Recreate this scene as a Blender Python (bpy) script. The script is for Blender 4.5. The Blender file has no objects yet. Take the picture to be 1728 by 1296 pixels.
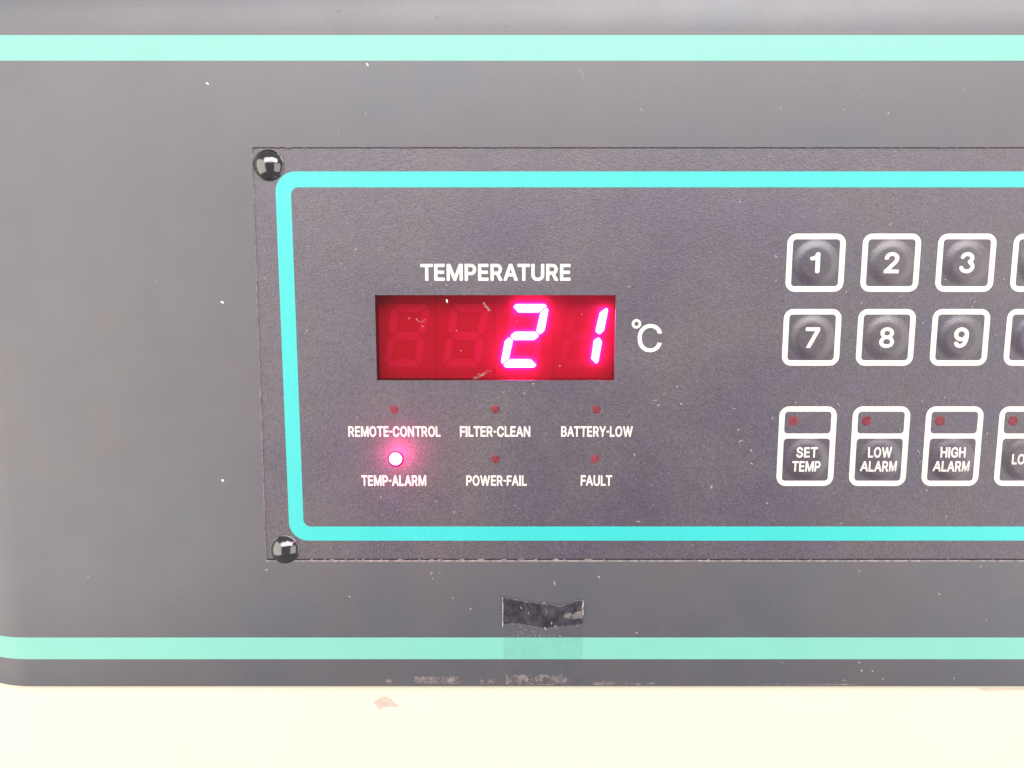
import bpy, bmesh, math, random
from math import radians, sin, cos, pi
from mathutils import Vector
random.seed(7)
sc = bpy.context.scene
COL = sc.collection
MM = 0.001            # every length below is written in millimetres

# ------------------------------------------------------------------ camera
TILT = radians(7.5); DIST = 172.5
cam_d = bpy.data.cameras.new('camera'); cam = bpy.data.objects.new('camera', cam_d); COL.objects.link(cam)
cam.location = (0, -DIST*cos(TILT)*MM, DIST*sin(TILT)*MM)
cam.rotation_euler = (radians(90)-TILT, 0, 0)
cam_d.sensor_width = 36; cam_d.lens = 36*1250/1728
cam_d.clip_start = 0.005; cam_d.clip_end = 50
sc.camera = cam

# ------------------------------------------------------------------ room light
w = bpy.data.worlds.new('World'); sc.world = w; w.use_nodes = True
bg = w.node_tree.nodes['Background']; bg.inputs[0].default_value = (0.97, 0.94, 1.0, 1); bg.inputs[1].default_value = 0.30

def area(name, loc, target, sx, sy, power, col, spread=180):
    l = bpy.data.lights.new(name, 'AREA'); l.shape = 'RECTANGLE'; l.size = sx; l.size_y = sy
    l.energy = power; l.color = col; l.spread = radians(spread)
    o = bpy.data.objects.new(name, l); COL.objects.link(o); o.location = loc
    o.rotation_euler = (Vector(target)-Vector(loc)).to_track_quat('-Z', 'Y').to_euler()
    return o
area('ceiling_lamp', (0.25, -1.0, 0.86), (0, 0, 0), 2.1, 0.75, 31, (1.0, 0.96, 0.955))
area('left_light', (-1.3, -0.9, -0.05), (0, 0, 0), 1.9, 2.2, 33, (1.0, 0.925, 0.82))  # broad area light added for the unseen bright left side of the room
area('room_light', (1.4, -0.9, -0.3), (0, 0, 0), 1.3, 1.6, 13.0, (1.0, 0.93, 0.88))
area('ceiling_spot', (0.16, -0.42, 0.62), (0, 0, 0), 0.07, 0.07, 0.5, (1.0, 0.97, 0.93))
sc.view_settings.view_transform = 'Standard'; sc.view_settings.look = 'None'
sc.view_settings.exposure = 0.0; sc.view_settings.gamma = 1.0
sc.view_settings.use_curve_mapping = False

# ------------------------------------------------------------------ materials
def mat(name, base, rough=0.5, ior=1.5, var=0.0, vscale=400, tint=None, blot=0.0, bump=0.0, bscale=2500,
        bdist=0.00005, rvar=0.0, metallic=0.0, coat=0.0, grain=0.0, gscale=4500):
    m = bpy.data.materials.new(name); m.use_nodes = True
    nt = m.node_tree; N = nt.nodes; L = nt.links
    p = N['Principled BSDF']
    p.inputs['Roughness'].default_value = rough; p.inputs['IOR'].default_value = ior
    p.inputs['Metallic'].default_value = metallic; p.inputs['Coat Weight'].default_value = coat
    geo = N.new('ShaderNodeNewGeometry')
    col = N.new('ShaderNodeRGB'); col.outputs[0].default_value = (*base, 1)
    out = col.outputs[0]
    def noise(scale, det=3, rgh=0.6):
        n = N.new('ShaderNodeTexNoise'); n.inputs['Scale'].default_value = scale
        n.inputs['Detail'].default_value = det; n.inputs['Roughness'].default_value = rgh
        L.new(geo.outputs['Position'], n.inputs['Vector']); return n
    def mixc(fac, a, bcol, mode='MIX'):
        mx = N.new('ShaderNodeMix'); mx.data_type = 'RGBA'; mx.blend_type = mode
        if isinstance(fac, float): mx.inputs[0].default_value = fac
        else: L.new(fac, mx.inputs[0])
        L.new(a, mx.inputs[6]); mx.inputs[7].default_value = (*bcol, 1)
        return mx.outputs[2]
    def ramp(src, lo, hi, a=0.0, b=1.0):
        r = N.new('ShaderNodeMapRange'); L.new(src, r.inputs[0])
        r.inputs[1].default_value = lo; r.inputs[2].default_value = hi
        r.inputs[3].default_value = a; r.inputs[4].default_value = b; return r.outputs[0]
    def scale_by(out, fac):
        v = N.new('ShaderNodeVectorMath'); v.operation = 'SCALE'
        L.new(out, v.inputs[0]); L.new(fac, v.inputs['Scale']); return v.outputs[0]
    if tint:
        n = noise(40, 4, 0.55); out = mixc(ramp(n.outputs[0], 0.38, 0.62), out, tint)
    if blot: out = scale_by(out, ramp(noise(70, 5, 0.65).outputs[0], 0.3, 0.7, 1-blot, 1+blot))
    if var: out = scale_by(out, ramp(noise(vscale, 3, 0.6).outputs[0], 0.3, 0.7, 1-var, 1+var))
    if grain: out = scale_by(out, ramp(noise(gscale, 1, 0.5).outputs[0], 0.3, 0.7, 1-grain, 1+grain))
    L.new(out, p.inputs['Base Color'])
    if rvar:
        L.new(ramp(noise(45, 5, 0.6).outputs[0], 0.3, 0.7, max(0.02, rough-rvar), rough+rvar), p.inputs['Roughness'])
    if bump:
        b = N.new('ShaderNodeBump'); b.inputs['Strength'].default_value = bump; b.inputs['Distance'].default_value = bdist
        L.new(noise(bscale, 3, 0.6).outputs[0], b.inputs['Height']); L.new(b.outputs[0], p.inputs['Normal'])
    return m

def emis(name, col, strength, base=(0.5, 0.1, 0.1)):
    m = mat(name, base, 0.4)
    p = m.node_tree.nodes['Principled BSDF']
    p.inputs['Emission Color'].default_value = (*col, 1); p.inputs['Emission Strength'].default_value = strength
    return m

def film(name, tint, rough=0.1, gloss=0.05, dif=None, difw=0.0, bump=0.0, patchy=False):
    """a clear film: tinted see-through, a little mirror, optionally some haze of its own"""
    m = bpy.data.materials.new(name); m.use_nodes = True; nt = m.node_tree; N = nt.nodes; L = nt.links
    N.remove(N['Principled BSDF'])
    t = N.new('ShaderNodeBsdfTransparent'); t.inputs[0].default_value = (*tint, 1)
    g = N.new('ShaderNodeBsdfGlossy'); g.inputs['Roughness'].default_value = rough; g.inputs[0].default_value = (1, 1, 1, 1)
    lw = N.new('ShaderNodeLayerWeight'); lw.inputs[0].default_value = 0.5
    pw = N.new('ShaderNodeMath'); pw.operation = 'POWER'; L.new(lw.outputs['Facing'], pw.inputs[0]); pw.inputs[1].default_value = 5.0
    fr = N.new('ShaderNodeMath'); fr.operation = 'MULTIPLY_ADD'; L.new(pw.outputs[0], fr.inputs[0]); fr.inputs[1].default_value = 1-gloss; fr.inputs[2].default_value = gloss
    mx = N.new('ShaderNodeMixShader'); L.new(fr.outputs[0], mx.inputs[0]); L.new(t.outputs[0], mx.inputs[1]); L.new(g.outputs[0], mx.inputs[2])
    out = mx.outputs[0]
    if bump:
        b = N.new('ShaderNodeBump'); b.inputs['Strength'].default_value = bump; b.inputs['Distance'].default_value = 0.0003
        n = N.new('ShaderNodeTexNoise'); n.inputs['Scale'].default_value = 350; n.inputs['Detail'].default_value = 4
        geo = N.new('ShaderNodeNewGeometry'); L.new(geo.outputs['Position'], n.inputs['Vector'])
        L.new(n.outputs[0], b.inputs['Height']); L.new(b.outputs[0], g.inputs['Normal'])
    if dif:
        d = N.new('ShaderNodeBsdfDiffuse'); d.inputs[0].default_value = (*dif, 1)
        m2 = N.new('ShaderNodeMixShader'); m2.inputs[0].default_value = difw
        if patchy:
            n2 = N.new('ShaderNodeTexNoise'); n2.inputs['Scale'].default_value = 420; n2.inputs['Detail'].default_value = 5; n2.inputs['Roughness'].default_value = 0.7
            g2 = N.new('ShaderNodeNewGeometry'); L.new(g2.outputs['Position'], n2.inputs['Vector'])
            r = N.new('ShaderNodeMapRange'); L.new(n2.outputs[0], r.inputs[0]); r.inputs[1].default_value = 0.42; r.inputs[2].default_value = 0.62
            r.inputs[3].default_value = 0; r.inputs[4].default_value = difw; L.new(r.outputs[0], m2.inputs[0])
        L.new(out, m2.inputs[1]); L.new(d.outputs[0], m2.inputs[2]); out = m2.outputs[0]
    L.new(out, N['Material Output'].inputs[0])
    return m

M = {}
M['fascia'] = mat('charcoal_paint', (0.070, 0.073, 0.090), 0.46, 1.92, blot=0.06, tint=(0.084, 0.076, 0.086), rvar=0.03, bump=0.3, bscale=2600, grain=0.11, gscale=2700)
M['overlay'] = mat('textured_plastic', (0.051, 0.037, 0.066), 0.45, 2.05, blot=0.12, tint=(0.062, 0.047, 0.061), rvar=0.05,
                   var=0.24, vscale=1100, bump=0.9, bscale=2400, bdist=0.00009, grain=0.42, gscale=2700)
M['key'] = mat('embossed_plastic', (0.040, 0.028, 0.050), 0.40, 2.05, blot=0.12, tint=(0.062, 0.047, 0.061),
               var=0.14, vscale=1300, bump=0.7, bscale=2400, bdist=0.00008, grain=0.28, gscale=2900)
M['teal'] = mat('teal_paint', (0.165, 0.485, 0.40), 0.47, 1.8, blot=0.025, grain=0.03, rvar=0.03)
M['aqua'] = mat('aqua_print', (0.018, 0.505, 0.48), 0.42, 1.95, blot=0.04, grain=0.05, bump=0.3, bscale=3000)
M['white'] = mat('white_print', (0.69, 0.655, 0.60), 0.5, 1.5, grain=0.03)
M['cream'] = mat('cream_enamel', (0.70, 0.68, 0.515), 0.5, 1.5, blot=0.012, tint=(0.70, 0.67, 0.51), grain=0.01, bump=0.1, bscale=600)
M['gap'] = mat('dark_gap', (0.012, 0.010, 0.013), 0.8)
M['edge'] = mat('worn_edge', (0.19, 0.165, 0.165), 0.6, var=0.55, vscale=900)
M['edge_pale'] = mat('bare_edge', (0.27, 0.24, 0.24), 0.6, var=0.5, vscale=700)
M['rivet'] = mat('black_plastic', (0.012, 0.011, 0.011), 0.15, 2.2, rvar=0.04, bump=0.5, bscale=700, bdist=0.0001, coat=0.3)
M['module'] = mat('red_module', (0.345, 0.018, 0.048), 0.6, 1.3, blot=0.05, grain=0.03)
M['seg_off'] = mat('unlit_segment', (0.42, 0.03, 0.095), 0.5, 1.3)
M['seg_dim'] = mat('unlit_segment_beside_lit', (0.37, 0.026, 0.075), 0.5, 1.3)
M['housing'] = mat('housing_plastic', (0.09, 0.006, 0.004), 1.0, 1.02)
M['seg_on'] = emis('lit_segment', (1.0, 0.12, 1.2), 62.0)
M['pane'] = film('red_window', (0.95, 0.34, 0.46), 0.12, 0.045)
M['led_off'] = mat('dark_red_lens', (0.17, 0.028, 0.040), 0.45, var=0.5, vscale=1200, bump=0.4, bscale=3000)
M['led_on'] = emis('lit_lens', (1.0, 0.5, 0.75), 5.0)
M['led_rim'] = emis('lit_lens_rim', (1.0, 0.0, 0.36), 0.62, (0.02, 0.0, 0.01))
M['tape'] = film('clear_tape', (0.965, 0.965, 0.97), 0.3, 0.015, (0.3, 0.3, 0.3), 0.06, bump=0.3, patchy=True)
M['tape_end'] = film('loose_tape', (0.55, 0.51, 0.59), 0.16, 0.04, (0.26, 0.24, 0.25), 0.18, bump=0.5, patchy=True)
M['tape_edge'] = mat('tape_fold', (0.30, 0.27, 0.27), 0.4, var=0.4, vscale=700)
M['tape_glint'] = film('painted_tape_glint', (0.8, 0.8, 0.8), 0.3, 0.05, (0.40, 0.35, 0.34), 0.33)  # pale colour stands in for the highlight on the tape
M['dust'] = mat('dust', (0.29, 0.255, 0.26), 0.7)
M['dust_white'] = mat('bright_dust', (0.9, 0.87, 0.84), 0.6)
M['scuff'] = mat('scuff', (0.24, 0.21, 0.21), 0.7, var=0.4, vscale=1500)
M['smear'] = film('pale_smear', (1, 1, 1), 0.6, 0.0, (0.30, 0.25, 0.25), 0.75, patchy=True)
M['stain'] = mat('rust_stain', (0.56, 0.42, 0.37), 0.6, var=0.12, vscale=500)
M['residue'] = mat('residue', (0.60, 0.52, 0.42), 0.6, var=0.1, vscale=500)

# ------------------------------------------------------------------ builders
def obj(name, verts, faces, m, parent=None, loc=(0, 0, 0), smooth=False):
    used = sorted({i for q in faces for i in q})
    if len(used) < len(verts):
        k = {i: n for n, i in enumerate(used)}; verts = [verts[i] for i in used]; faces = [tuple(k[i] for i in q) for q in faces]
    me = bpy.data.meshes.new(name)
    me.from_pydata([(x*MM, y*MM, z*MM) for x, y, z in verts], [], faces)
    if m is not None: me.materials.append(m)
    if smooth: me.polygons.foreach_set('use_smooth', [True]*len(me.polygons))
    me.update()
    o = bpy.data.objects.new(name, me); COL.objects.link(o)
    o.location = tuple(c*MM for c in loc)
    if parent: o.parent = parent
    return o

def thing(name, label, cat, loc=(0, 0, 0), group=None):
    o = bpy.data.objects.new(name, None); COL.objects.link(o); o.empty_display_size = 0.01
    o.location = tuple(c*MM for c in loc); o['label'] = label; o['category'] = cat
    if group: o['group'] = group
    return o

def rrect(cx, cz, hw, hh, r, n=8):
    pts = []
    for (sx, sz, a0) in ((1, 1, 0), (-1, 1, 90), (-1, -1, 180), (1, -1, 270)):
        for i in range(n+1):
            a = radians(a0+90*i/n)
            pts.append((cx+sx*(hw-r)+r*cos(a), cz+sz*(hh-r)+r*sin(a)))
    return pts

def ring(outer, inner, y, depth=0.05, lip=0.10):
    """printed ring between two loops; softly bevelled sides going back by depth"""
    n = len(outer); v = []; f = []
    def toward(a, b, d):
        dx, dz = b[0]-a[0], b[1]-a[1]; l = math.hypot(dx, dz) or 1
        return (a[0]+dx/l*d, a[1]+dz/l*d)
    o2 = [toward(outer[i], inner[i], lip) for i in range(n)]
    i2 = [toward(inner[i], outer[i], lip) for i in range(n)]
    for pts, yy in ((outer, y+depth), (o2, y), (i2, y), (inner, y+depth)):
        v += [(p[0], yy, p[1]) for p in pts]
    for k in range(3):
        for i in range(n):
            j = (i+1) % n
            f.append((k*n+i, (k+1)*n+i, (k+1)*n+j, k*n+j))
    return v, f

def frame_obj(name, cx, cz, hw, hh, t, ro, ri, y, m, parent, loc=(0, 0, 0)):
    v, f = ring(rrect(cx, cz, hw, hh, ro), rrect(cx, cz, hw-t, hh-t, ri), y)
    return obj(name, v, f, m, parent, loc, False)

def box(x0, x1, y0, y1, z0, z1):
    v = [(x, y, z) for x in (x0, x1) for y in (y0, y1) for z in (z0, z1)]
    f = [(0, 1, 3, 2), (4, 6, 7, 5), (0, 4, 5, 1), (2, 3, 7, 6), (0, 2, 6, 4), (1, 5, 7, 3)]
    return v, f

def prism(pts, y0, y1):
    n = len(pts)
    v = [(p[0], y0, p[1]) for p in pts]+[(p[0], y1, p[1]) for p in pts]
    f = [tuple(range(n))]+[tuple(range(2*n-1, n-1, -1))]
    f += [(i, n+i, n+(i+1) % n, (i+1) % n) for i in range(n)]
    return v, f

def disc(cx, cz, r, y, h, n=28, rings=4):
    """low dome rising toward the viewer by h"""
    v = []; f = []
    for k in range(rings):
        a = (k/rings)*pi/2
        rr = r*cos(a); yy = y-h*sin(a)
        v += [(cx+rr*cos(2*pi*i/n), yy, cz+rr*sin(2*pi*i/n)) for i in range(n)]
    v.append((cx, y-h, cz))
    for k in range(rings-1):
        for i in range(n): f.append((k*n+i, k*n+(i+1) % n, (k+1)*n+(i+1) % n, (k+1)*n+i))
    for i in range(n): f.append(((rings-1)*n+i, (rings-1)*n+(i+1) % n, rings*n))
    return v, f

def text_mesh(body, x0, x1, z0, z1, bold=0.0, spacing=1.0, gap=0.062):
    """letter outlines filled and fitted to the measured box"""
    c = bpy.data.curves.new('text', 'CURVE'); c.dimensions = '2D'; c.fill_mode = 'BOTH'
    pen = 0.0
    for i, ch in enumerate(body):
        loops = GLYPHS[ch]
        xs = [q[0]/1000 for lp in loops for q in lp]; lo, hi = min(xs), max(xs)
        g = gap
        if i:
            pr = body[i-1]
            if pr+ch in ('AT', 'TA', 'RA', 'LT', 'FA', 'RT', 'PA', 'RY', 'Y-', 'FI'): g = {'AT': -0.01, 'TA': -0.01, 'FA': 0.0, 'LT': 0.0, 'Y-': 0.03}.get(pr+ch, 0.03)
            elif 'A' in (pr, ch): g = 0.03
            elif pr in 'LFTY': g = 0.04
            elif '-' in (pr, ch): g = 0.05
            elif ch in 'OCG' or pr in 'OCG': g = 0.05
            pen += g
        for lp in loops:
            s = c.splines.new('POLY'); s.points.add(len(lp)-1); s.use_cyclic_u = True
            for p, q in zip(s.points, lp): p.co = (q[0]/1000-lo+pen, q[1]/1000, 0, 1)
        pen += hi-lo
    t = bpy.data.objects.new('text', c); COL.objects.link(t)
    dg = bpy.context.evaluated_depsgraph_get(); dg.update()
    me = bpy.data.meshes.new_from_object(t.evaluated_get(dg))
    bpy.data.objects.remove(t); bpy.data.curves.remove(c)
    vs = [v.co for v in me.vertices]
    mx0 = min(v[0] for v in vs); mx1 = max(v[0] for v in vs); mz0 = min(v[1] for v in vs); mz1 = max(v[1] for v in vs)
    for v in me.vertices:
        a, b = v.co[0], v.co[1]
        v.co = (x0+(a-mx0)/(mx1-mx0)*(x1-x0), 0, z0+(b-mz0)/(mz1-mz0)*(z1-z0))
    bm = bmesh.new(); bm.from_mesh(me); bpy.data.meshes.remove(me)
    bmesh.ops.remove_doubles(bm, verts=bm.verts, dist=0.002)
    bmesh.ops.triangulate(bm, faces=bm.faces)
    for _ in range(5):
        e = [e for e in bm.edges if e.calc_length() > 0.6]
        if not e: break
        bmesh.ops.subdivide_edges(bm, edges=e, cuts=1)
        bmesh.ops.triangulate(bm, faces=[q for q in bm.faces if len(q.verts) > 3])
    bm.verts.index_update()
    V = [tuple(v.co) for v in bm.verts]; F = []
    for q in bm.faces:
        i = [v.index for v in q.verts]
        F.append(tuple(i if q.normal.y < 0 else i[::-1]))
    bm.free()
    return V, F

def lettering(body, x0, x1, z0, z1, y, m, parent, bold, spacing=1.0, loc=(0, 0, 0), hf=None, name='lettering'):
    v, f = text_mesh(body, x0, x1, z0, z1, bold, spacing)
    v = [(a, y-(hf(a, c) if hf else 0), c) for a, _, c in v]
    return obj(name, v, f, m, parent, loc)

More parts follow.
